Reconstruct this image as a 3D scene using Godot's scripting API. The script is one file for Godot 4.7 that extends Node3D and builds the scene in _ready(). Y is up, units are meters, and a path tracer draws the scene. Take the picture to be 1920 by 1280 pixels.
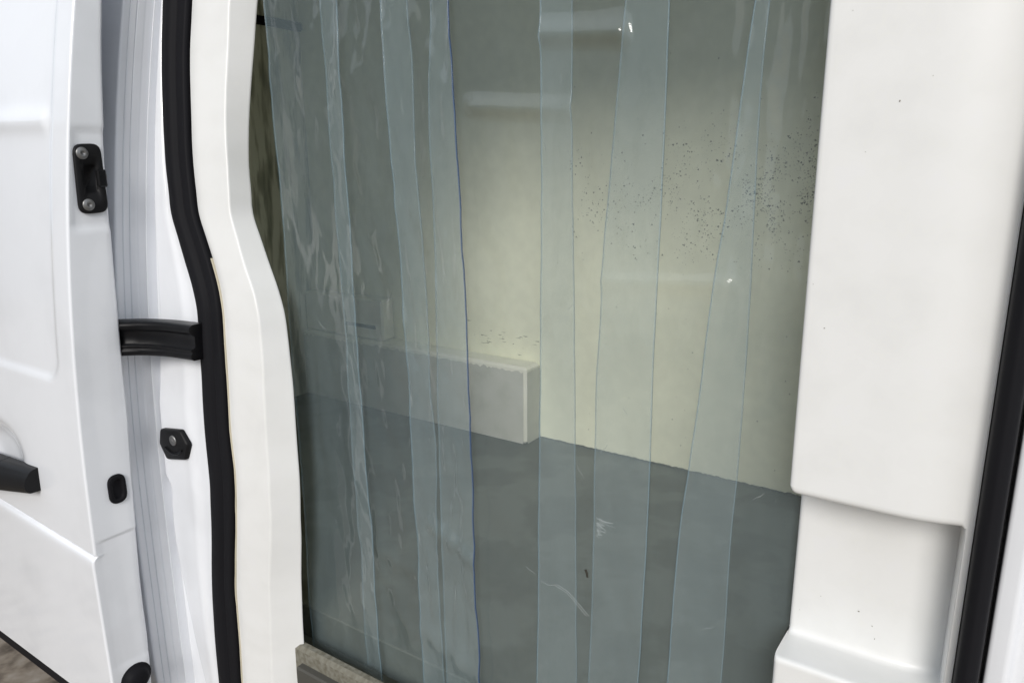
extends Node3D
# A white refrigerated van seen through its open side door: strip curtain, jambs, slid-back door.
# x runs along the van (front = +x), z comes out of the door towards the camera, y is up; metres.

const H_START := 0.25
const H_STEP := 0.05
const STRIP_H := 0.4
const STRIP_STEP := 0.1
# measured outlines, one value every 5 cm of height
const Z_SKIN := [0.1951, 0.1951, 0.1951, 0.1948, 0.1946, 0.1944, 0.1942, 0.1939, 0.1935, 0.193, 0.1923, 0.1914, 0.1902, 0.1888, 0.187, 0.1849, 0.1823, 0.1794, 0.1761, 0.1723, 0.1681, 0.1634, 0.1583, 0.1526, 0.1465, 0.1398, 0.1326, 0.125, 0.1168, 0.1081, 0.0989, 0.0893, 0.0791, 0.0685, 0.0567, 0.0442, 0.0317]
const Z_RET := [0.1104, 0.1089, 0.1068, 0.104, 0.1015, 0.1011, 0.1007, 0.0997, 0.0976, 0.0954, 0.0932, 0.091, 0.0888, 0.0852, 0.0816, 0.0788, 0.0771, 0.0754, 0.0733, 0.0711, 0.0689, 0.0668, 0.0645, 0.0618, 0.0591, 0.0564, 0.0538, 0.0496, 0.0449, 0.0399, 0.0346, 0.0284, 0.0211, 0.0142, 0.0079, 0.0016, -0.0047]
const X_CHAN := [-1.633, -1.633, -1.633, -1.634, -1.635, -1.636, -1.637, -1.638, -1.639, -1.639, -1.64, -1.641, -1.642, -1.643, -1.644, -1.645, -1.646, -1.647, -1.647, -1.648, -1.649, -1.65, -1.651, -1.653, -1.654, -1.654, -1.655, -1.657, -1.66, -1.66, -1.658, -1.657, -1.658, -1.658, -1.658, -1.657, -1.657]
const X_FLANGE := [-1.633, -1.636, -1.639, -1.642, -1.645, -1.649, -1.649, -1.648, -1.647, -1.645, -1.643, -1.64, -1.641, -1.642, -1.643, -1.639, -1.635, -1.632, -1.631, -1.631, -1.632, -1.634, -1.636, -1.638, -1.641, -1.643, -1.645, -1.646, -1.647, -1.648, -1.648, -1.649, -1.65, -1.651, -1.652, -1.653, -1.654]
const X_FACE := [-1.558, -1.567, -1.577, -1.587, -1.594, -1.602, -1.609, -1.616, -1.622, -1.623, -1.62, -1.617, -1.652, -1.668, -1.662, -1.639, -1.627, -1.621, -1.615, -1.609, -1.611, -1.613, -1.616, -1.62, -1.623, -1.625, -1.627, -1.629, -1.63, -1.631, -1.631, -1.632, -1.633, -1.634, -1.635, -1.636, -1.637]
const X_SEAL := [-1.498, -1.496, -1.495, -1.494, -1.492, -1.488, -1.484, -1.478, -1.471, -1.463, -1.457, -1.453, -1.449, -1.45, -1.452, -1.453, -1.453, -1.452, -1.454, -1.456, -1.46, -1.477, -1.502, -1.527, -1.552, -1.563, -1.575, -1.583, -1.591, -1.598, -1.605, -1.611, -1.616, -1.621, -1.627, -1.633, -1.639]
const X_SEALR := [-1.413, -1.411, -1.409, -1.406, -1.403, -1.401, -1.399, -1.397, -1.39, -1.383, -1.375, -1.369, -1.364, -1.362, -1.366, -1.369, -1.369, -1.369, -1.371, -1.374, -1.377, -1.388, -1.408, -1.435, -1.462, -1.474, -1.485, -1.493, -1.499, -1.506, -1.513, -1.518, -1.52, -1.523, -1.527, -1.531, -1.536]
const X_RIDGE := [-1.31, -1.306, -1.302, -1.298, -1.295, -1.291, -1.287, -1.283, -1.278, -1.269, -1.261, -1.256, -1.254, -1.252, -1.253, -1.254, -1.254, -1.255, -1.256, -1.261, -1.266, -1.282, -1.309, -1.333, -1.357, -1.365, -1.372, -1.379, -1.386, -1.39, -1.392, -1.394, -1.396, -1.397, -1.399, -1.401, -1.403]
const X_INNER := [-1.246, -1.244, -1.242, -1.242, -1.241, -1.24, -1.238, -1.235, -1.232, -1.227, -1.222, -1.22, -1.217, -1.216, -1.218, -1.22, -1.222, -1.225, -1.231, -1.238, -1.248, -1.269, -1.297, -1.325, -1.352, -1.361, -1.37, -1.374, -1.376, -1.376, -1.375, -1.374, -1.375, -1.375, -1.375, -1.375, -1.374]
# left and right edge of each curtain strip, one x every 10 cm of height
const STRIPS := [
	[-1.269, -1.273, -1.277, -1.278, -1.279, -1.287, -1.294, -1.298, -1.304, -1.308, -1.308, -1.312, -1.32, -1.327, -1.332, -1.339, -1.345, -1.35, -1.356, -1.362],
	[-1.048, -1.053, -1.059, -1.064, -1.068, -1.078, -1.084, -1.09, -1.096, -1.103, -1.106, -1.111, -1.116, -1.122, -1.125, -1.128, -1.132, -1.136, -1.14, -1.144],
	[-1.111, -1.118, -1.121, -1.125, -1.132, -1.14, -1.145, -1.148, -1.155, -1.165, -1.167, -1.174, -1.181, -1.188, -1.193, -1.197, -1.201, -1.206, -1.211, -1.215],
	[-0.8801, -0.8878, -0.8959, -0.9006, -0.9069, -0.9093, -0.9116, -0.919, -0.9255, -0.9309, -0.9372, -0.9462, -0.9549, -0.9606, -0.9663, -0.972, -0.9777, -0.9833, -0.989, -0.9947],
	[-0.9164, -0.9217, -0.9282, -0.9337, -0.9376, -0.9433, -0.9484, -0.9552, -0.961, -0.9685, -0.9754, -0.9833, -0.9923, -1.001, -1.009, -1.017, -1.025, -1.033, -1.041, -1.049],
	[-0.7666, -0.7735, -0.7802, -0.787, -0.7911, -0.7943, -0.7991, -0.8039, -0.8112, -0.8179, -0.8237, -0.8298, -0.8371, -0.8456, -0.8538, -0.8619, -0.8702, -0.8785, -0.8868, -0.895],
	[-0.8771, -0.8805, -0.8841, -0.8877, -0.8911, -0.8942, -0.8971, -0.8988, -0.9004, -0.903, -0.9057, -0.9105, -0.9168, -0.9177, -0.9125, -0.9114, -0.9124, -0.9135, -0.9145, -0.9155],
	[-0.5641, -0.5682, -0.5723, -0.5763, -0.5804, -0.5844, -0.5887, -0.593, -0.5974, -0.6026, -0.6085, -0.614, -0.6172, -0.6203, -0.6238, -0.627, -0.6302, -0.6333, -0.6365, -0.6397],
	[-0.6392, -0.6404, -0.6416, -0.6425, -0.6433, -0.6449, -0.6465, -0.6486, -0.6507, -0.6526, -0.6544, -0.6573, -0.6603, -0.6626, -0.6649, -0.6676, -0.6704, -0.6731, -0.6758, -0.6786],
	[-0.4432, -0.4426, -0.4421, -0.4413, -0.4404, -0.4409, -0.4414, -0.4426, -0.4443, -0.4448, -0.4461, -0.4469, -0.4478, -0.4497, -0.4518, -0.4537, -0.4557, -0.4577, -0.4596, -0.4616],
	[-0.5418, -0.543, -0.5441, -0.5451, -0.5462, -0.5475, -0.5495, -0.5517, -0.5535, -0.5519, -0.5507, -0.5462, -0.5393, -0.5337, -0.5291, -0.5238, -0.5185, -0.5133, -0.508, -0.5027],
	[-0.3046, -0.3055, -0.3065, -0.3074, -0.3079, -0.309, -0.3103, -0.3088, -0.3091, -0.3102, -0.3122, -0.3155, -0.3181, -0.3181, -0.316, -0.3155, -0.3151, -0.3146, -0.3141, -0.3136],
	[-0.392, -0.3906, -0.3892, -0.3878, -0.3873, -0.385, -0.3826, -0.3737, -0.3665, -0.3608, -0.3544, -0.3451, -0.3372, -0.3312, -0.3228, -0.3153, -0.3078, -0.3004, -0.2929, -0.2855],
	[-0.1965, -0.1954, -0.1942, -0.1931, -0.1919, -0.1905, -0.1891, -0.1877, -0.1862, -0.185, -0.1842, -0.1833, -0.1825, -0.1816, -0.1806, -0.1795, -0.1783, -0.1772, -0.1761, -0.1749],
]
var van: Node3D
var M := {}
var rng := RandomNumberGenerator.new()

# ---------------------------------------------------------------- helpers
func ev(t: Array, h: float, start := H_START, step := H_STEP) -> float:
	var f := clampf((h - start) / step, 0.0, t.size() - 1.001)
	var i := int(f)
	var a: float = t[maxi(i - 1, 0)]
	var b: float = t[i]
	var c: float = t[i + 1]
	var d: float = t[mini(i + 2, t.size() - 1)]
	return cubic_interpolate(b, c, a, d, f - i)

func tumble(h: float) -> float:
	return ev(Z_SKIN, h) - 0.146

func flange(h: float) -> float:
	return -1.6415 - 0.004 * (h - 1.2)

func channel(h: float) -> float:
	return -1.6585

func lin(r: float, g: float, b: float, a := 1.0) -> Color:
	var c := Color(r, g, b).linear_to_srgb()
	c.a = a
	return c

func noise(freq: float, sd: int, oct := 4) -> FastNoiseLite:
	var n := FastNoiseLite.new()
	n.seed = sd
	n.frequency = freq
	n.fractal_octaves = oct
	return n

func noise_tex(freq: float, sd: int, stops: Array, size := 512, oct := 4, normal := false, strength := 4.0) -> NoiseTexture2D:
	var t := NoiseTexture2D.new()
	t.width = size
	t.height = size
	t.seamless = true
	t.noise = noise(freq, sd, oct)
	if normal:
		t.as_normal_map = true
		t.bump_strength = strength
	elif stops.size():
		var g := Gradient.new()
		g.offsets = PackedFloat32Array(stops.map(func(s): return s[0]))
		g.colors = PackedColorArray(stops.map(func(s): return s[1]))
		t.color_ramp = g
	return t

func mat(called: String, c: Color, rough: float, coat := 0.0) -> StandardMaterial3D:
	var m := StandardMaterial3D.new()
	m.resource_name = called
	m.albedo_color = c
	m.roughness = rough
	m.cull_mode = BaseMaterial3D.CULL_DISABLED
	if coat > 0.0:
		m.clearcoat_enabled = true
		m.clearcoat = coat
		m.clearcoat_roughness = 0.06
	M[called] = m
	return m

func grain(m: StandardMaterial3D, t: Texture2D, scale: float) -> void:
	m.albedo_texture = t
	m.uv1_triplanar = true
	m.uv1_scale = Vector3.ONE * scale

func rows_mesh(rows: Array, uv_at = null) -> ArrayMesh:
	# a smooth sheet through rows of points; normals weighted by face area
	var n: int = rows[0].size()
	var v := PackedVector3Array()
	var uv := PackedVector2Array()
	for r in rows:
		v.append_array(r)
	for p in v:
		uv.append(uv_at.call(p) if uv_at != null else Vector2(p.x + p.z, -p.y))
	var nor := PackedVector3Array()
	nor.resize(v.size())
	var idx := PackedInt32Array()
	for j in rows.size() - 1:
		for i in n - 1:
			var a := j * n + i
			for t in [[a, a + 1, a + n], [a + 1, a + n + 1, a + n]]:
				var q := (v[t[1]] - v[t[0]]).cross(v[t[2]] - v[t[0]])
				if q.length_squared() < 1e-18:
					continue
				for k in t:
					nor[k] -= q
					idx.append(k)
	for k in nor.size():
		nor[k] = nor[k].normalized() if nor[k].length_squared() > 0.0 else Vector3.BACK
	var arr := []
	arr.resize(Mesh.ARRAY_MAX)
	arr[Mesh.ARRAY_VERTEX] = v
	arr[Mesh.ARRAY_NORMAL] = nor
	arr[Mesh.ARRAY_TEX_UV] = uv
	arr[Mesh.ARRAY_INDEX] = idx
	var me := ArrayMesh.new()
	me.add_surface_from_arrays(Mesh.PRIMITIVE_TRIANGLES, arr)
	return me

func rounded(pts: Array, seg := 4) -> PackedVector2Array:
	# pts: [x, z, radius]; corners become arcs with a support point on either side
	var out := PackedVector2Array()
	for i in pts.size():
		var p := Vector2(pts[i][0], pts[i][1])
		var r: float = pts[i][2] if pts[i].size() > 2 else 0.0
		if r <= 0.0 or i == 0 or i == pts.size() - 1:
			out.append(p)
			continue
		var a := Vector2(pts[i - 1][0], pts[i - 1][1]) - p
		var b := Vector2(pts[i + 1][0], pts[i + 1][1]) - p
		var ra := minf(r, a.length() * 0.45)
		var rb := minf(r, b.length() * 0.45)
		a = a.normalized()
		b = b.normalized()
		out.append(p + a * ra * 1.1)
		for k in seg + 1:
			var t := float(k) / seg
			out.append((p + a * ra) * (1 - t) * (1 - t) + p * 2 * t * (1 - t) + (p + b * rb) * t * t)
		out.append(p + b * rb * 1.1)
	return out

func loft(h0: float, h1: float, step: float, profile: Callable) -> ArrayMesh:
	# profile(h) gives points [x, z, radius] of the plan section at height h
	var rows := []
	var n := int(ceil((h1 - h0) / step))
	for j in n + 1:
		var h := lerpf(h0, h1, float(j) / n)
		var row := PackedVector3Array()
		for q in rounded(profile.call(h)):
			row.append(Vector3(q.x, h, q.y))
		rows.append(row)
	return rows_mesh(rows)

func solid(lo: Vector3, hi: Vector3, bevel := 0.004) -> ArrayMesh:
	# a box with bevelled edges
	var st := SurfaceTool.new()
	st.begin(Mesh.PRIMITIVE_TRIANGLES)
	var c := (lo + hi) / 2
	var e := (hi - lo) / 2
	bevel = minf(bevel, e[e.min_axis_index()] * 0.9)
	var quad := func(a: Vector3, b: Vector3, d: Vector3, f: Vector3, away: Vector3):
		var q := [a, b, d, f]
		if (b - a).cross(d - a).dot(away) > 0:
			q = [f, d, b, a]
		for k in [0, 1, 2, 0, 2, 3]:
			st.set_normal(away.normalized())
			st.set_uv(Vector2(q[k].x + q[k].z, -q[k].y))
			st.add_vertex(c + q[k])
	for ax in 3:
		var u := (ax + 1) % 3
		var w := (ax + 2) % 3
		for s in [-1, 1]:
			var p := func(su: float, sw: float) -> Vector3:
				var r := Vector3.ZERO
				r[ax] = s * e[ax]
				r[u] = su * (e[u] - bevel)
				r[w] = sw * (e[w] - bevel)
				return r
			var away := Vector3.ZERO
			away[ax] = s
			quad.call(p.call(-1, -1), p.call(1, -1), p.call(1, 1), p.call(-1, 1), away)
			for s2 in [-1, 1]:
				# chamfer between faces ax=s and u=s2, along w
				var g := func(first: bool, sw: float) -> Vector3:
					var r := Vector3.ZERO
					r[ax] = s * (e[ax] if first else e[ax] - bevel)
					r[u] = s2 * (e[u] - bevel if first else e[u])
					r[w] = sw * (e[w] - bevel)
					return r
				var both := Vector3.ZERO
				both[ax] = s
				both[u] = s2
				quad.call(g.call(true, -1), g.call(true, 1), g.call(false, 1), g.call(false, -1), both)
	for sx in [-1, 1]:
		for sy in [-1, 1]:
			for sz in [-1, 1]:
				var sg := Vector3(sx, sy, sz)
				var t := []
				for ax in 3:
					var r := (e - Vector3.ONE * bevel) * sg
					r[ax] = e[ax] * sg[ax]
					t.append(r)
				if (t[1] - t[0]).cross(t[2] - t[0]).dot(sg) > 0:
					t.reverse()
				for r in t:
					st.set_normal(sg.normalized())
					st.set_uv(Vector2.ZERO)
					st.add_vertex(c + r)
	return st.commit()

func plate(outline: PackedVector2Array, thick: float, bevel := 0.0015, pocket := Vector2.ZERO) -> ArrayMesh:
	# an extruded outline in the xy plane, its front at z = thick, with a bevelled rim
	var st := SurfaceTool.new()
	st.begin(Mesh.PRIMITIVE_TRIANGLES)
	var ring := outline
	if Geometry2D.is_polygon_clockwise(ring):
		ring.reverse()
	var insets := Geometry2D.offset_polygon(ring, -bevel, Geometry2D.JOIN_MITER)
	var inner: PackedVector2Array = insets[0] if insets.size() and insets[0].size() == ring.size() else ring
	if inner != ring:
		var best := 0
		for k in inner.size():
			if inner[k].distance_to(ring[0]) < inner[best].distance_to(ring[0]):
				best = k
		var turned := PackedVector2Array()
		for k in inner.size():
			turned.append(inner[(best + k) % inner.size()])
		inner = turned
	var tri := func(a: Vector3, b: Vector3, c: Vector3):
		for p in [a, c, b]:
			st.add_vertex(p)
	var n := ring.size()
	for k in n:
		var l := (k + 1) % n
		tri.call(Vector3(ring[k].x, ring[k].y, 0), Vector3(ring[l].x, ring[l].y, 0), Vector3(ring[l].x, ring[l].y, thick - bevel))
		tri.call(Vector3(ring[k].x, ring[k].y, 0), Vector3(ring[l].x, ring[l].y, thick - bevel), Vector3(ring[k].x, ring[k].y, thick - bevel))
		tri.call(Vector3(ring[k].x, ring[k].y, thick - bevel), Vector3(ring[l].x, ring[l].y, thick - bevel), Vector3(inner[l].x, inner[l].y, thick))
		tri.call(Vector3(ring[k].x, ring[k].y, thick - bevel), Vector3(inner[l].x, inner[l].y, thick), Vector3(inner[k].x, inner[k].y, thick))
	if pocket.x > 0.0:
		var hole := shrink(inner, pocket, Vector2.ZERO)
		# a ring between the outer rim and the hole, both with the same number of points
		for k in n:
			var l := (k + 1) % n
			tri.call(Vector3(inner[k].x, inner[k].y, thick), Vector3(inner[l].x, inner[l].y, thick), Vector3(hole[l].x, hole[l].y, thick))
			tri.call(Vector3(inner[k].x, inner[k].y, thick), Vector3(hole[l].x, hole[l].y, thick), Vector3(hole[k].x, hole[k].y, thick))
			tri.call(Vector3(hole[k].x, hole[k].y, thick), Vector3(hole[l].x, hole[l].y, thick), Vector3(hole[l].x, hole[l].y, 0.001))
			tri.call(Vector3(hole[k].x, hole[k].y, thick), Vector3(hole[l].x, hole[l].y, 0.001), Vector3(hole[k].x, hole[k].y, 0.001))
		var fl := Geometry2D.triangulate_polygon(hole)
		for k in range(0, fl.size(), 3):
			tri.call(Vector3(hole[fl[k]].x, hole[fl[k]].y, 0.001), Vector3(hole[fl[k + 1]].x, hole[fl[k + 1]].y, 0.001), Vector3(hole[fl[k + 2]].x, hole[fl[k + 2]].y, 0.001))
	else:
		var f := Geometry2D.triangulate_polygon(inner)
		for k in range(0, f.size(), 3):
			tri.call(Vector3(inner[f[k]].x, inner[f[k]].y, thick), Vector3(inner[f[k + 1]].x, inner[f[k + 1]].y, thick), Vector3(inner[f[k + 2]].x, inner[f[k + 2]].y, thick))
	st.generate_normals()
	return st.commit()

func smooth_outline(pts: Array, r: float, seg := 5) -> PackedVector2Array:
	# a closed polygon with rounded corners
	var out := PackedVector2Array()
	var n := pts.size()
	for i in n:
		var p: Vector2 = pts[i]
		var a: Vector2 = pts[(i + n - 1) % n] - p
		var b: Vector2 = pts[(i + 1) % n] - p
		var ra := minf(r, a.length() * 0.48)
		var rb := minf(r, b.length() * 0.48)
		var pa := p + a.normalized() * ra
		var pb := p + b.normalized() * rb
		for k in seg + 1:
			var t := float(k) / seg
			out.append(pa * (1 - t) * (1 - t) + p * 2 * t * (1 - t) + pb * t * t)
	return out

func shrink(o: PackedVector2Array, by: Vector2, about: Vector2) -> PackedVector2Array:
	var r := PackedVector2Array()
	for p in o:
		r.append(about + (p - about) * by)
	return r

func lathe(pts: Array, seg := 20) -> ArrayMesh:
	var rows := []
	for p in pts:
		var row := PackedVector3Array()
		for k in seg + 1:
			var a := TAU * k / seg
			row.append(Vector3(cos(a) * p[0], sin(a) * p[0], p[1]))
		rows.append(row)
	return rows_mesh(rows)

func put(called: String, me: Mesh, m: Material, parent: Node, at := Transform3D(), label := "") -> MeshInstance3D:
	var o := MeshInstance3D.new()
	o.name = called
	o.mesh = me
	o.material_override = m
	o.transform = at
	if label:
		o.set_meta("label", label)
	parent.add_child(o, true)
	return o

func facing_x(at: Vector3) -> Transform3D:
	# plate axes: local x along -z, local y up, local z along +x
	return Transform3D(Basis(Vector3(0, 0, -1), Vector3.UP, Vector3.RIGHT), at)

# ---------------------------------------------------------------- light and camera
func set_view() -> void:
	var cam := Camera3D.new()
	cam.name = "camera"
	var yaw := deg_to_rad(34.2)
	var pitch := deg_to_rad(13.5)
	var roll := deg_to_rad(-0.45)
	var fw := Vector3(-sin(yaw) * cos(pitch), -sin(pitch), -cos(yaw) * cos(pitch))
	var r := Vector3(cos(yaw), 0, -sin(yaw))
	var u := r.cross(fw)
	cam.transform = Transform3D(Basis(r * cos(roll) + u * sin(roll), u * cos(roll) - r * sin(roll), -fw), Vector3(0, 1.55, 0.9))
	cam.fov = rad_to_deg(2.0 * atan(640.0 / 1387.0))
	cam.near = 0.02
	cam.far = 400.0
	cam.current = true
	add_child(cam)
	var sky_mat := ProceduralSkyMaterial.new()
	sky_mat.sky_top_color = Color(0.93, 0.96, 1.0)
	sky_mat.sky_horizon_color = Color(0.79, 0.835, 0.89)
	sky_mat.sky_curve = 0.35
	sky_mat.ground_bottom_color = Color(0.35, 0.33, 0.31)
	sky_mat.ground_horizon_color = Color(0.55, 0.55, 0.55)
	var sky := Sky.new()
	sky.sky_material = sky_mat
	var env := Environment.new()
	env.background_mode = Environment.BG_SKY
	env.sky = sky
	env.tonemap_mode = Environment.TONE_MAPPER_LINEAR
	env.tonemap_exposure = 1.0
	env.sdfgi_enabled = true
	env.ssao_enabled = true
	env.ssil_enabled = true
	var we := WorldEnvironment.new()
	we.name = "environment"
	we.environment = env
	add_child(we)
	var sun := DirectionalLight3D.new()
	sun.name = "sun"
	sun.light_energy = 0.82
	sun.light_angular_distance = 24.0
	sun.light_color = Color(1.0, 0.985, 0.965)
	sun.shadow_enabled = true
	var az := deg_to_rad(21.0)
	var el := deg_to_rad(29.0)
	var from := Vector3(sin(az) * cos(el), sin(el), cos(az) * cos(el))
	sun.look_at_from_position(from * 10.0, Vector3.ZERO)
	add_child(sun)

# ---------------------------------------------------------------- materials
func speck_image(w: int, hgt: int, base: Color, blotch: float, sd: int) -> Image:
	var im := Image.create(w, hgt, false, Image.FORMAT_RGB8)
	var n1 := noise(4.0 / w, sd)
	var n2 := noise(40.0 / w, sd + 1)
	for y in hgt:
		for x in w:
			var k := 1.0 + blotch * (n1.get_noise_2d(x, y) + 0.5 * n2.get_noise_2d(x, y))
			im.set_pixel(x, y, Color(base.r * k, base.g * k, base.b * k))
	return im

func dab(im: Image, p: Vector2, size: Vector2, c: Color, strength := 1.0) -> void:
	# an irregular fleck
	var a := rng.randf() * 10.0
	for y in range(int(p.y - size.y - 1), int(p.y + size.y + 2)):
		for x in range(int(p.x - size.x - 1), int(p.x + size.x + 2)):
			if x < 0 or y < 0 or x >= im.get_width() or y >= im.get_height():
				continue
			var d := Vector2(x - p.x, y - p.y) / size
			var rr := d.length() * (1.0 + 0.35 * sin(d.angle() * 3.0 + a))
			var k := clampf((1.15 - rr) * 2.0, 0.0, 1.0) * strength
			if k > 0:
				im.set_pixel(x, y, im.get_pixel(x, y).lerp(c, k))

func make_materials() -> void:
	var paint := mat("paint", lin(0.81, 0.83, 0.87), 0.38, 0.9)
	grain(paint, noise_tex(0.006, 3, [[0.0, Color(0.95, 0.95, 0.95)], [0.45, Color(0.99, 0.99, 0.99)], [1.0, Color(1, 1, 1)]]), 0.9)
	var gel := mat("gelcoat", lin(0.735, 0.74, 0.74), 0.36)
	grain(gel, noise_tex(0.01, 8, [[0.0, Color(0.975, 0.975, 0.97)], [0.5, Color(0.995, 0.995, 0.99)], [1.0, Color(1, 1, 1)]]), 2.0)
	mat("raw_edge", lin(0.62, 0.57, 0.44), 0.7)
	var rub := mat("rubber", lin(0.012, 0.012, 0.014), 0.55)
	rub.metallic_specular = 0.16
	mat("black_plastic", lin(0.010, 0.010, 0.011), 0.45).metallic_specular = 0.28
	mat("black_gloss", lin(0.005, 0.005, 0.006), 0.30).metallic_specular = 0.30
	var steel := mat("screw_steel", lin(0.22, 0.22, 0.22), 0.4)
	steel.metallic = 0.7
	var pvc := mat("clear_pvc", lin(0.32, 0.415, 0.445, 0.195), 0.07)
	pvc.transparency = BaseMaterial3D.TRANSPARENCY_ALPHA
	pvc.normal_enabled = true
	pvc.normal_texture = noise_tex(0.012, 21, [], 512, 3, true, 3.0)
	pvc.normal_scale = 0.18
	pvc.uv1_scale = Vector3(2.0, 2.0, 2.0)
	var blue := mat("pvc_blue_edge", lin(0.03, 0.08, 0.22, 0.65), 0.2)
	blue.transparency = BaseMaterial3D.TRANSPARENCY_ALPHA
	var edge := mat("pvc_edge", lin(0.26, 0.40, 0.48, 0.32), 0.12)
	edge.transparency = BaseMaterial3D.TRANSPARENCY_ALPHA
	mat("scuff_white", lin(0.6, 0.65, 0.66, 0.3), 0.7).transparency = BaseMaterial3D.TRANSPARENCY_ALPHA
	mat("chip", lin(0.22, 0.21, 0.18), 0.8)
	mat("scuff_dark", lin(0.03, 0.028, 0.02), 0.8)
	var grey := mat("grey_coating", lin(0.56, 0.57, 0.52), 0.7)
	grain(grey, noise_tex(0.01, 30, [[0.0, Color(0.9, 0.9, 0.88)], [0.5, Color(0.97, 0.97, 0.96)], [1.0, Color(1, 1, 1)]]), 1.2)
	var fl := mat("floor_coating", lin(0.115, 0.122, 0.098), 0.6)
	grain(fl, noise_tex(0.015, 44, [[0.0, Color(0.72, 0.69, 0.62)], [0.42, Color(0.86, 0.85, 0.81)], [0.58, Color(1, 1, 1)], [1.0, Color(1, 1, 1)]], 1024, 7), 0.22)
	var dirt := mat("dirty_sill", lin(0.22, 0.215, 0.19), 0.8)
	grain(dirt, noise_tex(0.05, 51, [[0.0, Color(0.7, 0.68, 0.62)], [0.5, Color(0.88, 0.87, 0.83)], [1.0, Color(1, 1, 1)]], 512, 6), 2.5)
	mat("added_roller_door", lin(0.45, 0.46, 0.47), 0.6)
	mat("cladding", lin(0.16, 0.165, 0.16), 0.8)
	mat("step_plastic", lin(0.06, 0.058, 0.05), 0.7)
	var lining := mat("lining", lin(0.84, 0.85, 0.76), 0.45)
	grain(lining, noise_tex(0.008, 61, [[0.0, Color(0.86, 0.86, 0.84)], [0.5, Color(0.97, 0.97, 0.96)], [1.0, Color(1, 1, 1)]], 512, 5), 0.7)
	var rear := mat("rear_lining", lin(0.84, 0.85, 0.76), 0.6)
	grain(rear, noise_tex(0.02, 66, [[0.0, Color(0.55, 0.56, 0.54)], [0.36, Color(0.8, 0.8, 0.78)], [0.52, Color(0.97, 0.97, 0.96)], [1.0, Color(1, 1, 1)]], 512, 5), 1.0)
	rear.uv1_scale = Vector3(1.6, 0.25, 1.6)
	# the far wall: off-white with mould flecks where the photograph shows them
	var wm := mat("wall_lining", Color.WHITE, 0.42)
	var im := speck_image(2048, 1366, lin(0.85, 0.87, 0.68), 0.05, 71)
	var k := Vector2(2048 / 2.7, 1366 / 1.8)
	var at := func(x: float, h: float) -> Vector2: return Vector2((x + 2.7) * k.x, (2.3 - h) * k.y)
	var black := Color(0.16, 0.16, 0.12)
	var patch := noise(5.0, 15, 3)
	var fine := noise(22.0, 16, 2)
	for i in 20000:
		var x := rng.randf_range(-1.35, -0.40)
		var h := rng.randf_range(1.22, 1.75)
		# mould: flecks in clumps, most of them in one colony
		var colony := exp(-pow((h - 1.42 - 0.12 * (x + 0.95)) / 0.15, 2.0)) * lerpf(0.2, 1.0, smoothstep(-1.2, -0.5, x))
		var want := colony * clampf(0.5 + 1.8 * patch.get_noise_2d(x, h) + 1.2 * fine.get_noise_2d(x, h), 0.0, 1.0)
		if rng.randf() < want:
			var big := 0.5 + 1.5 * pow(rng.randf(), 4.0)
			dab(im, at.call(x, h), Vector2(big * rng.randf_range(0.6, 1.3), big), Color(0.2, 0.19, 0.14), rng.randf_range(0.2, 0.95))
	for i in 70:
		dab(im, at.call(rng.randf_range(-1.4, -0.4), rng.randf_range(0.55, 1.9)), Vector2.ONE * rng.randf_range(0.6, 1.5), black, 0.5)
	for i in 26:
		dab(im, at.call(-1.66 + 0.1 * rng.randfn(), 0.87 + 0.03 * rng.randfn()), Vector2(rng.randf_range(1, 9), 1.0), black, rng.randf_range(0.2, 0.7))
	wm.albedo_texture = ImageTexture.create_from_image(im)
	wm.texture_repeat = false
	var gr := mat("ground", lin(0.42, 0.38, 0.335), 0.9)
	grain(gr, noise_tex(0.02, 81, [[0.0, Color(0.4, 0.37, 0.34)], [0.5, Color(0.8, 0.77, 0.73)], [1.0, Color(1, 1, 1)]], 1024, 6), 0.5)

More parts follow.
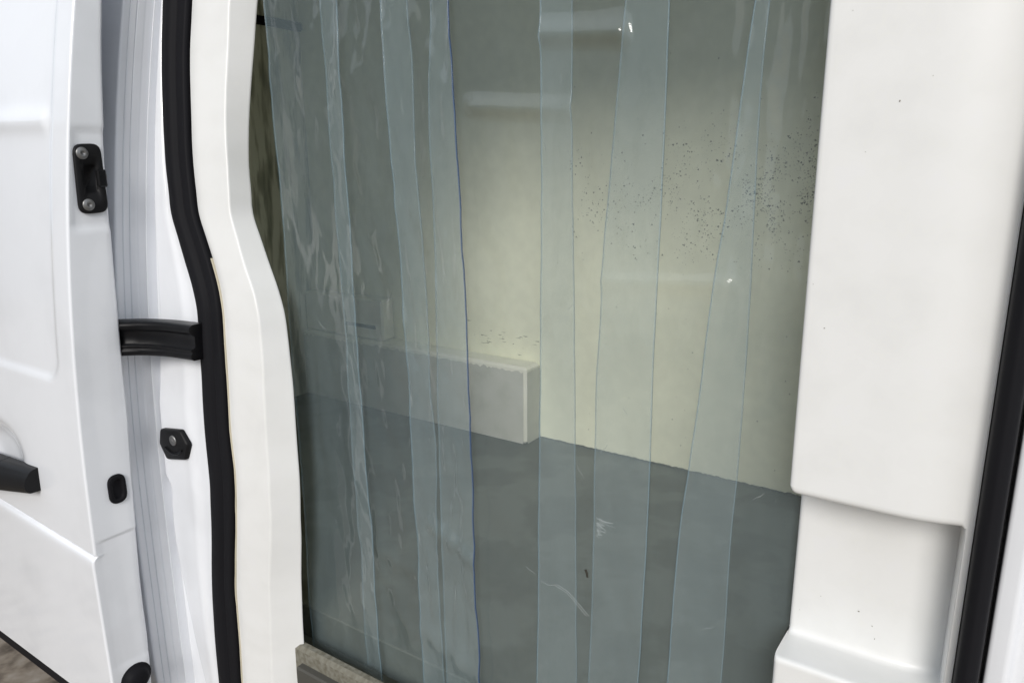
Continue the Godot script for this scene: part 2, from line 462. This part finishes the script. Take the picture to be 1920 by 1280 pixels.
# ---------------------------------------------------------------- the van's shell and cargo room
func shell() -> void:
	put("far_side_panel", solid(Vector3(-2.86, 0.3, -1.56), Vector3(0.2, 2.45, -1.46)), M.paint, van)
	var rows := []
	for j in 27:
		var row := PackedVector3Array()
		var h := 0.5 + 1.8 * j / 26.0
		for i in 55:
			var x := -2.7 + 2.7 * i / 54.0
			row.append(Vector3(x, h, -1.44 + 0.003 * sin(x * 3.1 + h) * sin(h * 2.3)))
		rows.append(row)
	put("far_wall_lining", rows_mesh(rows, func(p): return Vector2((p.x + 2.7) / 2.7, (2.3 - p.y) / 1.8)), M.wall_lining, van)
	put("ceiling_lining", solid(Vector3(-2.7, 2.3, -1.46), Vector3(0.0, 2.4, -0.24)), M.lining, van)
	put("roof_panel", solid(Vector3(-2.86, 2.402, -1.45), Vector3(0.2, 2.45, -0.12)), M.paint, van)
	put("bulkhead", solid(Vector3(0.002, 0.3, -1.455), Vector3(0.08, 2.399, -0.175)), M.lining, van)
	put("door_header", solid(Vector3(-2.7, 2.29, -0.258), Vector3(0.3, 2.4, -0.145), 0.02), M.gelcoat, van)
	put("cargo_floor", solid(Vector3(-2.7, 0.4, -1.455), Vector3(0.0, 0.5, -0.15), 0.003), M.floor_coating, van)
	# ragged edge of the floor coating where it runs up the wall
	var st := []
	var nz := noise(8.0, 5)
	for s in 2:
		var row := PackedVector3Array()
		for i in 181:
			var x := -1.456 + 1.456 * i / 180.0
			row.append(Vector3(x, 0.5 if s == 0 else 0.506 + 0.004 * nz.get_noise_1d(x * 5.0) + 0.0012 * rng.randf(), -1.4335))
		st.append(row)
	put("coating_edge", rows_mesh(st), M.floor_coating, van)
	# rear doors, seen end-on at the far left
	var rw := put("rear_door", solid(Vector3(-2.84, 0.3, -1.455), Vector3(-2.70, 2.399, -0.13)), M.rear_lining, van)
	put("gasket", solid(Vector3(-2.699, 2.115, -1.44), Vector3(-2.672, 2.15, -0.14), 0.008), M.rubber, rw)
	put("gasket", solid(Vector3(-2.699, 0.5, -0.80), Vector3(-2.69, 2.1, -0.785), 0.003), M.rubber, rw)
	# wheel arch box along the far wall
	var box := put("wheel_arch_box", solid(Vector3(-2.699, 0.501, -1.438), Vector3(-1.458, 0.806, -1.335), 0.01), M.lining, van)
	var ragged := func(a: Vector3, b: Vector3, lo: float, hi: float, sd: int) -> ArrayMesh:
		var n2 := noise(6.0, sd, 5)
		var rws := []
		for s in 2:
			var row := PackedVector3Array()
			for i in 141:
				var p := a.lerp(b, i / 140.0)
				p.y = lo + 0.001 if s == 0 else hi + 0.012 * n2.get_noise_1d(i * 0.25) - 0.003 * rng.randf()
				row.append(p)
			rws.append(row)
		return rows_mesh(rws)
	put("grey_coating", ragged.call(Vector3(-2.69, 0, -1.332), Vector3(-1.468, 0, -1.332), 0.502, 0.79, 9), M.grey_coating, box)
	put("grey_coating", ragged.call(Vector3(-1.4555, 0, -1.344), Vector3(-1.4555, 0, -1.434), 0.502, 0.79, 12), M.grey_coating, box)
	var rb := put("rear_corner_box", solid(Vector3(-2.698, 0.8065, -1.437), Vector3(-2.21, 0.985, -1.36), 0.008), M.lining, van)
	put("slot", solid(Vector3(-2.44, 0.855, -1.37), Vector3(-2.25, 0.872, -1.3585), 0.002), M.black_plastic, rb)
	# threshold: gutter, dirty lip, step
	put("gutter", solid(Vector3(-1.6, 0.36, -0.152), Vector3(0.0, 0.415, -0.06)), M.floor_coating, van)
	put("sill_lip", solid(Vector3(-1.6, 0.34, -0.078), Vector3(0.0, 0.478, -0.05), 0.008), M.dirty_sill, van)
	put("sill_step", solid(Vector3(-1.238, 0.25, -0.055), Vector3(-0.1, 0.44, -0.032), 0.004), M.step_plastic, van)

# ---------------------------------------------------------------- rear side of the opening
func rear_side() -> void:
	var prof := func(h: float) -> Array:
		var t := tumble(h)
		var fl := flange(h)
		var xf := maxf(ev(X_FACE, h), fl + 0.005)
		var xc := channel(h)
		var xs := ev(X_SEAL, h)
		var w := fl - 0.006 - xc
		var out := [[-2.86, 0.02 + t], [xc, 0.02 + t, 0.005]]
		for g in [0.24, 0.46]:
			out.append_array([[xc + (g - 0.02) * w, lerpf(0.02, -0.046, g - 0.02) + t, 0.0004], [xc + g * w - 0.003, lerpf(0.02, -0.046, g) + t, 0.0004], [xc + (g + 0.03) * w, lerpf(0.02, -0.046, g + 0.03) + t, 0.0004]])
		out.append_array([[xc + 0.68 * w, lerpf(0.02, -0.046, 0.68) + t, 0.0006], [xc + 0.60 * w, -0.030 + t, 0.0006], [xc + w, -0.050 + t, 0.002], [fl - 0.003, -0.054 + t, 0.001], [fl - 0.0015, -0.042 + t, 0.001], [fl + 0.001, -0.042 + t, 0.001], [fl + 0.002, -0.066 + t, 0.002], [xf - 0.002, -0.066 + t, 0.003], [xf + 0.001, -0.050 + t, 0.006], [lerpf(xf, xs, 0.62), -0.050 + t, 0.01], [lerpf(xf, xs, 0.74), -0.056 + t, 0.01], [xs + 0.01, -0.058 + t, 0.001], [xs + 0.03, -0.060 + t]])
		return out
	var pillar := put("rear_pillar", loft(0.12, 2.30, 0.008, prof), M.paint, van, Transform3D(), "white door pillar with ribbed channel")
	# rubber seal round the opening
	var sealp := func(h: float) -> Array:
		var t := tumble(h)
		var a := ev(X_SEAL, h)
		var b := ev(X_SEALR, h)
		var w := b - a
		return [[a, -0.070 + t], [a - 0.001, -0.050 + t, 0.006], [a + 0.12 * w, -0.040 + t, 0.008], [a + 0.42 * w, -0.037 + t, 0.010], [a + 0.56 * w, -0.050 + t, 0.002], [a + 0.61 * w, -0.046 + t, 0.002], [b - 0.012, -0.047 + t, 0.004], [b - 0.008, -0.054 + t, 0.003], [b - 0.008, -0.080 + t]]
	put("door_seal", loft(0.12, 2.30, 0.012, sealp), M.rubber, van, Transform3D(), "black rubber seal curving down the rear pillar")
	# moulded white jamb liner
	var nz := noise(1.2, 91, 3)
	var linp := func(h: float) -> Array:
		var t := tumble(h)
		var a := ev(X_SEALR, h) + 0.003
		var g := ev(X_RIDGE, h)
		var i := ev(X_INNER, h)
		var w := 0.002 * nz.get_noise_1d(h * 4.0)
		return [[a + 0.002, -0.10 + t], [a + 0.003, -0.052 + t, 0.003], [lerpf(a, g, 0.2), -0.049 + t + w, 0.01], [g, -0.060 + t + w, 0.004], [i, -0.115 + t, 0.006], [i - 0.05, -0.118 + t], [-2.7, -0.121 + t]]
	var liner := put("rear_jamb_liner", loft(0.20, 2.30, 0.010, linp), M.gelcoat, van, Transform3D(), "white moulded liner with a kink halfway up")
	var ed := func(h: float) -> Array:
		var t := tumble(h)
		var a := ev(X_SEALR, h) + 0.003
		var w := (0.0035 + 0.002 * nz.get_noise_1d(h * 9.0 + 7.0)) * smoothstep(1.36, 1.24, h)
		return [[a - 0.001, -0.08 + t], [a - 0.001, -0.052 + t, 0.001], [a + w, -0.0485 + t, 0.001], [a + w, -0.06 + t]]
	put("raw_edge", loft(0.20, 1.36, 0.010, ed), M.raw_edge, liner)
	# guide arm across the pillar
	var path := [Vector2(-1.66, 0.082), Vector2(-1.625, 0.064), Vector2(-1.58, 0.034), Vector2(-1.52, 0.014), Vector2(-1.46, 0.006), Vector2(-1.428, 0.004)]
	var sect := [[0.0, -0.02], [0.0, 0.010], [0.05, 0.016], [0.15, 0.017], [0.20, 0.013], [0.24, 0.012], [0.27, 0.015], [0.31, 0.014], [0.36, 0.004], [0.66, 0.003], [0.74, 0.010], [0.82, 0.015], [0.93, 0.014], [1.0, 0.006], [1.0, -0.02]]
	var rows := []
	for j in 31:
		var f := j / 30.0 * (path.size() - 1)
		var i := mini(int(f), path.size() - 2)
		var p: Vector2 = path[i].cubic_interpolate(path[i + 1], path[maxi(i - 1, 0)], path[mini(i + 2, path.size() - 1)], f - i)
		var q: Vector2 = path[i + 1] - path[i]
		var nrm := Vector2(-q.y, q.x).normalized()
		if nrm.y < 0:
			nrm = -nrm
		var row := PackedVector3Array()
		for s in sect:
			var c := p + nrm * (s[1] as float)
			row.append(Vector3(c.x, 1.140 + 0.078 * s[0] + 0.004 * j / 30.0, c.y))
		rows.append(row)
		if j == 30:
			rows.append(row.duplicate())
			var back := PackedVector3Array()
			for p3 in row:
				back.append(Vector3(p3.x, p3.y, p.y - 0.03))
			rows.append(back)
	put("guide_arm", rows_mesh(rows), M.black_gloss, pillar, Transform3D(), "black arm bridging the ribbed channel")
	# striker plate with its bolt and slot
	var hx := smooth_outline([Vector2(-0.052, 0.030), Vector2(0.030, 0.042), Vector2(0.056, 0.012), Vector2(0.040, -0.028), Vector2(-0.038, -0.044), Vector2(-0.062, -0.008)], 0.006, 3)
	var sp := Transform3D(Basis(), Vector3(-1.566, 0.918, ev(Z_SKIN, 0.918) - 0.146 - 0.0505))
	put("striker_plate", plate(hx, 0.012, 0.003), M.black_plastic, pillar, sp)
	put("screw", lathe([[0.0, 0.004], [0.004, 0.0045], [0.006, 0.002], [0.0085, 0.003], [0.012, 0.002], [0.0125, 0.0]]), M.screw_steel, pillar, sp * Transform3D(Basis(), Vector3(0.0, 0.012, 0.012)))
	var loop := []
	for j in 25:
		var f := j / 24.0
		var c := Vector2(lerpf(-0.034, 0.034, f), -0.012 - 0.012 * sin(f * PI) + 0.006 * f)
		var row := PackedVector3Array()
		for k in 9:
			var a := TAU * k / 8.0
			row.append(Vector3(c.x, c.y + 0.0032 * cos(a), 0.0125 + 0.0032 * sin(a)))
		loop.append(row)
	put("striker_loop", rows_mesh(loop), M.black_gloss, pillar, sp)
	put("rubber_stop", solid(Vector3(-1.735, 0.15, -0.02), Vector3(-1.665, 0.215, 0.075), 0.01), M.rubber, pillar)

# ---------------------------------------------------------------- front side of the opening
func front_side() -> void:
	# plan of the moulding's columns: [x, how far it falls back]
	var cols := [[-0.2035, -0.14], [-0.2035, -0.05], [-0.2035, -0.012], [-0.2032, -0.006], [-0.2018, -0.0025], [-0.1995, -0.0007], [-0.196, 0.0], [-0.185, 0.0]]
	for i in 12:
		cols.append([lerpf(-0.17, -0.03, i / 11.0), 0.0])
	for i in 14:
		cols.append([lerpf(-0.014, 0.002, i / 13.0), 0.0])
	cols.append([0.003, -0.01])
	cols.append([0.003, -0.08])
	for c in cols:
		if c[0] > -0.085 and c[0] < 0.0025:
			c[1] -= 0.020 * pow((c[0] + 0.085) / 0.0875, 2.2)
	var line := rounded([[2.30, -0.03], [1.6, -0.03], [1.134, -0.03, 0.009], [1.122, -0.112, 0.022], [0.886, -0.110, 0.012], [0.892, -0.03, 0.008], [0.6, -0.034], [0.40, -0.036]], 6)
	var rows := []
	for q in line:
		var row := PackedVector3Array()
		for c in cols:
			var x: float = c[0]
			var deep := 1.0 - smoothstep(-0.0115, -0.0055, x)
			var z: float = lerpf(-0.03, q.y, deep)
			if c[1] < -0.04:
				z = minf(z, -0.03) if false else (-0.17 if x < -0.1 else -0.11)
			else:
				z += c[1]
			if x < -0.15 and q.x > 1.12:
				# the block's lower corner is rounded
				var d := clampf((1.156 - q.x) / 0.026, 0.0, 1.0)
				x += (1.0 - sqrt(1.0 - d * d)) * 0.012 * clampf((-0.15 - x) / 0.05, 0, 1)
			row.append(Vector3(x, q.x, z))
		rows.append(row)
	var liner := put("front_jamb_liner", rows_mesh(rows), M.gelcoat, van, Transform3D(), "broad white moulding with a recessed step at its foot")
	# small chips and specks of dirt in the gelcoat
	for c in [[-0.122, 1.613, -0.0298, 2.0], [-0.177, 1.355, -0.0298, 1.8], [-0.151, 1.56, -0.0298, 0.9], [-0.093, 1.637, -0.0298, 0.9], [-0.194, 1.407, -0.0298, 1.2], [-0.178, 1.71, -0.0298, 0.9], [-0.114, 0.95, -0.1095, 2.2], [-0.096, 0.934, -0.1095, 1.6], [-0.091, 0.916, -0.1095, 1.5], [-0.164, 0.956, -0.1095, 0.9], [-0.19, 0.925, -0.1095, 0.8]]:
		var o := PackedVector2Array()
		for k in 7:
			o.append(Vector2.from_angle(TAU * k / 7.0) * 0.0006 * c[3] * rng.randf_range(0.5, 1.1) * Vector2(0.7, 1.2))
		put("chip", plate(o, 0.0005, 0.0001), M.chip, liner, Transform3D(Basis(Vector3(0, 0, 1), rng.randf() * 3.0), Vector3(c[0], c[1], c[2])))
	var sealp := func(h: float) -> Array:
		return [[0.004, -0.10], [0.003, -0.045, 0.004], [0.006, -0.018, 0.006], [0.017, -0.008, 0.006], [0.028, -0.018, 0.006], [0.030, -0.05, 0.004], [0.030, -0.10]]
	put("door_seal", loft(0.30, 2.30, 0.05, sealp), M.rubber, van, Transform3D(), "black rubber seal beside the broad moulding")
	var pilp := func(h: float) -> Array:
		return [[0.031, -0.09], [0.034, -0.046, 0.004], [0.055, -0.042, 0.004], [0.062, -0.050, 0.003], [0.075, -0.050, 0.004], [0.085, -0.030, 0.01], [0.30, 0.0]]
	put("front_pillar", loft(0.30, 2.30, 0.05, pilp), M.paint, van)

# ---------------------------------------------------------------- the slid-back door
func sliding_door() -> void:
	var zs := func(x: float, h: float) -> float:
		var z := ev(Z_SKIN, h)
		# sunken panel with a round corner
		var q := Vector2(maxf(x + 1.73, 0.0), maxf(1.15 - h, 0.0))
		var out: float = q.length() if q.length() > 0 else maxf(x + 1.73, 1.15 - h)
		z -= 0.006 * (1.0 - smoothstep(0.040, 0.058, out))
		# pressed line high up in the panel
		var d := h - (1.645 + 0.02 * (x + 1.68) * -1.0)
		z += 0.008 * exp(-d * d / 0.0005) * (1.0 - smoothstep(-1.72, -1.68, x))
		# swage line: a groove, then the flank swells out below it
		var c := h - (0.704 - 0.043 * (x + 1.59))
		if c < 0.0:
			z += 0.007 * exp(c / 0.45) * (1.0 - exp(c / 0.006))
		z -= 0.004 * exp(-c * c / 0.000012)
		# finger scoop over the handle
		var e := Vector2((x + 2.02) / 0.10, (h - 0.87) / 0.065)
		z -= 0.024 * exp(-pow(e.length_squared(), 2.0))
		return z
	var rows := []
	var hs := []
	var h := 0.29
	while h < 2.28:
		hs.append(h)
		h += 0.0025 if absf(h - 0.71) < 0.04 else 0.007
	var xs := []
	var x := -2.8
	while x < -1.616:
		xs.append(x)
		x += 0.03 if x < -2.35 else 0.008
	for hh in hs:
		var row := PackedVector3Array()
		for xx in xs:
			row.append(Vector3(xx, hh, zs.call(xx, hh)))
		var z0: float = zs.call(-1.607, hh)
		for k in 6:
			var a := PI / 2 * k / 5.0
			row.append(Vector3(-1.6125 + 0.0055 * sin(a), hh, z0 - 0.0055 + 0.0055 * cos(a)))
		var z1 := ev(Z_RET, hh)
		# the leading edge steps in round the latch and out again lower down
		var dx: float = -0.004 * (smoothstep(1.420, 1.430, hh) - smoothstep(1.622, 1.632, hh)) - 0.003 * (1.0 - smoothstep(0.731, 0.741, hh)) + 0.002 * (1.0 - smoothstep(0.406, 0.414, hh))
		for k in 9:
			var f := (k + 1) / 9.0
			row.append(Vector3(-1.607 + dx * smoothstep(0.0, 0.2, f) * 1.0, hh, lerpf(z0 - 0.006, z1 + 0.004, f)))
		row.append(Vector3(-1.609 + dx, hh, z1))
		row.append(Vector3(-1.62, hh, z1 - 0.001))
		row.append(Vector3(-2.8, hh, z1 - 0.001))
		rows.append(row)
	var door := put("sliding_door", rows_mesh(rows), M.paint, van, Transform3D(), "white sliding door slid back along the van")
	# latch plate
	var lo := [Vector2(-0.120, 1.598), Vector2(-0.061, 1.598), Vector2(-0.061, 1.457), Vector2(-0.121, 1.455)]
	for i in 4:
		lo[i] = lo[i] + Vector2(0.090, -1.527)
	lo[0] += Vector2(0.003, -0.002)
	var outer := smooth_outline(lo, 0.020, 5)
	var at := facing_x(Vector3(-1.611, 1.527, 0.090))
	put("latch_plate", plate(outer, 0.008, 0.002, Vector2(0.50, 0.42)), M.black_plastic, door, at)
	for p in [Vector2(-0.011, 0.051), Vector2(-0.012, -0.053)]:
		put("screw", lathe([[0.0, 0.001], [0.003, 0.0015], [0.0045, 0.004], [0.0075, 0.0045], [0.0085, 0.0025], [0.0115, 0.0025], [0.0125, 0.0]]), M.screw_steel, door, at * Transform3D(Basis(), Vector3(p.x, p.y, 0.008)))
	put("latch_roller", solid(Vector3(0.012, -0.018, 0.003), Vector3(0.032, 0.018, 0.013), 0.003), M.black_gloss, door, at)
	# oval plug
	var ov := smooth_outline([Vector2(-0.020, 0.034), Vector2(0.020, 0.034), Vector2(0.020, -0.034), Vector2(-0.020, -0.034)], 0.022, 7)
	var op := facing_x(Vector3(-1.6069, 0.846, 0.125))
	put("grommet", plate(ov, 0.006, 0.002, Vector2(0.62, 0.72)), M.rubber, door, op)
	# buffer at the bottom of the edge
	put("buffer", lathe([[0.0, 0.022], [0.018, 0.021], [0.026, 0.014], [0.030, 0.004], [0.036, 0.003], [0.038, 0.0]], 24), M.rubber, door, facing_x(Vector3(-1.609, 0.365, 0.142)))
	# handle: a grip and its fixed end cap
	var bar := func(x0: float, x1: float) -> ArrayMesh:
		var rws := []
		for j in 25:
			var xx := lerpf(x0, x1, j / 24.0)
			var f := clampf((xx + 2.06) / 0.235, 0.0, 1.0)
			var top := lerpf(0.852, 0.866, f)
			var bot := lerpf(0.772, 0.812, f)
			var zb := ev(Z_SKIN, 0.84)
			var zf := zb + lerpf(0.048, 0.034, f)
			var row := PackedVector3Array()
			for q in rounded([[bot, zb - 0.004], [bot, zf - 0.008, 0.006], [lerpf(bot, top, 0.25), zf, 0.008], [lerpf(bot, top, 0.62), zf - 0.002, 0.010], [top, zf - 0.018, 0.008], [top + 0.003, zb - 0.004], [bot, zb - 0.004]]):
				row.append(Vector3(xx, q.x, q.y))
			rws.append(row)
		# close the ends
		for e in [0, 24]:
			var mid := Vector3.ZERO
			for p in rws[0 if e == 0 else rws.size() - 1]:
				mid += p / rws[0].size()
			var cap := PackedVector3Array()
			for p in rws[0]:
				cap.append(mid)
			var rim := PackedVector3Array()
			for p in rws[0 if e == 0 else rws.size() - 1]:
				rim.append(p)
			if e == 0:
				rws.push_front(rim)
				rws.push_front(cap)
			else:
				rws.append(rim)
				rws.append(cap)
		return rows_mesh(rws)
	put("door_handle", bar.call(-2.16, -1.979), M.black_plastic, door)
	put("handle_cap", bar.call(-1.977, -1.826), M.black_plastic, door)
	put("bottom_trim", solid(Vector3(-2.8, 0.245, 0.10), Vector3(-1.62, 0.289, 0.192), 0.008), M.rubber, door)

# ---------------------------------------------------------------- the strip curtain
func strip(k: int, z0: float, label: String, wavy: float, creases: Array, marks: Array) -> void:
	var node := Node3D.new()
	node.name = "curtain_strip" if k == 0 else "curtain_strip_%03d" % k
	node.set_meta("label", label)
	node.set_meta("category", "plastic strip")
	node.set_meta("group", "clear strips of the van's door curtain")
	add_child(node)
	var l: Array = STRIPS[k * 2]
	var r: Array = STRIPS[k * 2 + 1]
	var nz := noise(1.0, 200 + k * 7, 3)
	var point := func(u: float, h: float) -> Vector3:
		var x := lerpf(ev(l, h, STRIP_H, STRIP_STEP), ev(r, h, STRIP_H, STRIP_STEP), u)
		var z := z0 - 0.04 * (h - 0.43) + 0.0035 * nz.get_noise_2d(u * 1.2, h * 1.6) + wavy * nz.get_noise_2d(u * 4.0 + 50.0, h * 5.0)
		z += 0.004 * (4.0 * (u - 0.5) * (u - 0.5)) * (1 if k % 2 == 0 else -1)
		for c in creases:
			# [height at the left edge, height at the right edge, depth, half width, from u, to u]
			var d: float = (h - lerpf(c[0], c[1], u)) / c[3]
			z += c[2] * exp(-d * d) * smoothstep(c[4] - 0.04, c[4] + 0.04, u) * (1.0 - smoothstep(c[5] - 0.04, c[5] + 0.04, u))
		return Vector3(x, h, z)
	var rows := []
	var nh := 300
	for j in nh + 1:
		var h := 0.43 + 1.83 * j / nh
		var row := PackedVector3Array()
		for i in 29:
			row.append(point.call(i / 28.0, h))
		rows.append(row)
	put("sheet", rows_mesh(rows), M.clear_pvc, node)
	for s in [0.0, 1.0]:
		var er := []
		for j in 101:
			var h := 0.43 + 1.83 * j / 100.0
			var p: Vector3 = point.call(s, h)
			var o := 0.0015 * (1.0 if s > 0.5 else -1.0)
			er.append(PackedVector3Array([p + Vector3(0, 0, 0.0013), p + Vector3(o, 0, 0.0013), p + Vector3(o, 0, -0.0013), p + Vector3(0, 0, -0.0013)]))
		put("cut_edge", rows_mesh(er), M.pvc_blue_edge if k == 2 and s > 0.5 else M.pvc_edge, node)
	var sc := RandomNumberGenerator.new()
	sc.seed = 900 + k
	for i in 4:
		var u0 := sc.randf_range(0.08, 0.9)
		var h0 := sc.randf_range(0.6, 1.85)
		var du := sc.randf_range(-0.1, 0.1)
		var dh := sc.randf_range(0.004, 0.03)
		marks = marks + [[[Vector2(u0, h0), Vector2(u0 + du * 0.3, h0 - dh * 0.4), Vector2(u0 + du * 0.8, h0 - dh * 0.7), Vector2(u0 + du, h0 - dh)], sc.randf_range(0.0003, 0.0005), "scuff_white", "scuff"]]
	for m in marks:
		# [points in u, h ..., width, material name, part name]
		var er := []
		var pts: Array = m[0]
		for j in pts.size():
			var p: Vector3 = point.call(pts[j].x, pts[j].y)
			var d: Vector2 = (pts[mini(j + 1, pts.size() - 1)] - pts[maxi(j - 1, 0)])
			d = Vector2(d.x * 0.25, d.y).normalized()
			var w: float = m[1] * (0.4 + 0.6 * sin(PI * (j + 0.5) / pts.size())) * rng.randf_range(0.7, 1.3)
			er.append(PackedVector3Array([p + Vector3(-d.y * w, d.x * w, 0.0012), p + Vector3(0, 0, 0.0017), p + Vector3(d.y * w, -d.x * w, 0.0012)]))
		put(m[3], rows_mesh(er), M[m[2]], node)

func curtain() -> void:
	put("curtain_rail", solid(Vector3(-1.40, 2.262, -0.22), Vector3(-0.16, 2.288, -0.186), 0.003), M.screw_steel, van)
	var wire := [[Vector2(0.02, 0.811), Vector2(0.10, 0.806), Vector2(0.2, 0.815), Vector2(0.3, 0.805), Vector2(0.42, 0.785), Vector2(0.5, 0.772), Vector2(0.47, 0.770), Vector2(0.38, 0.787), Vector2(0.28, 0.803), Vector2(0.18, 0.812)], 0.0007, "scuff_white", "scuff"]
	var scrape := []
	for i in 16:
		var y := 0.948 - 0.0022 * i + 0.003 * rng.randf()
		var u := 0.015 + 0.03 * rng.randf()
		var len := rng.randf_range(0.03, 0.15) * (1.0 - i / 22.0)
		scrape.append([[Vector2(u, y), Vector2(u + len * 0.4, y - 0.003 * rng.randf()), Vector2(u + len, y - 0.006 * rng.randf())], rng.randf_range(0.0004, 0.002), "scuff_white", "scuff"])
	var fly := [[Vector2(0.46, 0.86), Vector2(0.475, 0.853), Vector2(0.48, 0.846)], 0.003, "scuff_dark", "fleck"]
	strip(0, -0.118, "clear plastic strip beside the white kinked liner", 0.004, [], [])
	strip(1, -0.134, "clear plastic strip second from the kinked liner", 0.006, [[0.75, 0.70, 0.004, 0.02, 0.2, 0.9]], [])
	strip(2, -0.118, "narrow rippled plastic strip with a strong blue edge", 0.0065, [[0.86, 0.80, 0.008, 0.02, 0.2, 1.0], [0.60, 0.55, 0.008, 0.03, 0.0, 1.0]], [])
	strip(3, -0.134, "widest clear plastic strip, before the corner of the grey box", 0.003, [[1.655, 1.634, 0.010, 0.014, 0.3, 1.0]], [])
	strip(4, -0.118, "clear plastic strip with a curled white scratch near its foot", 0.0035, [[1.750, 1.735, 0.014, 0.016, 0.0, 0.7]], [wire, fly])
	strip(5, -0.134, "clear plastic strip with a white scraped patch on its lower edge", 0.0035, [[1.362, 1.376, 0.007, 0.012, 0.0, 0.9]], scrape)
	strip(6, -0.118, "clear plastic strip partly behind the broad white moulding", 0.0035, [], [])

# ---------------------------------------------------------------- the yard
func yard() -> void:
	var pl := PlaneMesh.new()
	pl.size = Vector2(160, 160)
	var g := put("ground", pl, M.ground, self)
	g.set_meta("kind", "structure")
	# unseen workshop added across the yard, giving the clear strips something dark to mirror
	var b := Node3D.new()
	b.name = "added_workshop"
	b.set_meta("label", "unseen low dark workshop added across the yard for the strips to mirror")
	b.set_meta("category", "building")
	add_child(b)
	put("wall", solid(Vector3(-24, 0.0, 7.0), Vector3(-0.9, 4.6, 11.0), 0.02), M.cladding, b)
	put("roof_edge", solid(Vector3(-24.2, 4.6, 6.8), Vector3(-0.7, 4.85, 11.2), 0.02), M.cladding, b)
	for x in [-4.4, -9.0, -14.0]:  # paler doors added to put upright boundaries into the reflection
		put("added_roller_door", solid(Vector3(x - 1.4, 0.02, 6.93), Vector3(x + 1.4, 3.2, 7.01), 0.02), M.added_roller_door, b)

func _ready() -> void:
	rng.seed = 7
	set_view()
	make_materials()
	yard()
	van = Node3D.new()
	van.name = "panel_van"
	van.set_meta("label", "white refrigerated panel van with its side door slid open")
	van.set_meta("category", "van")
	add_child(van)
	shell()
	rear_side()
	front_side()
	sliding_door()
	curtain()
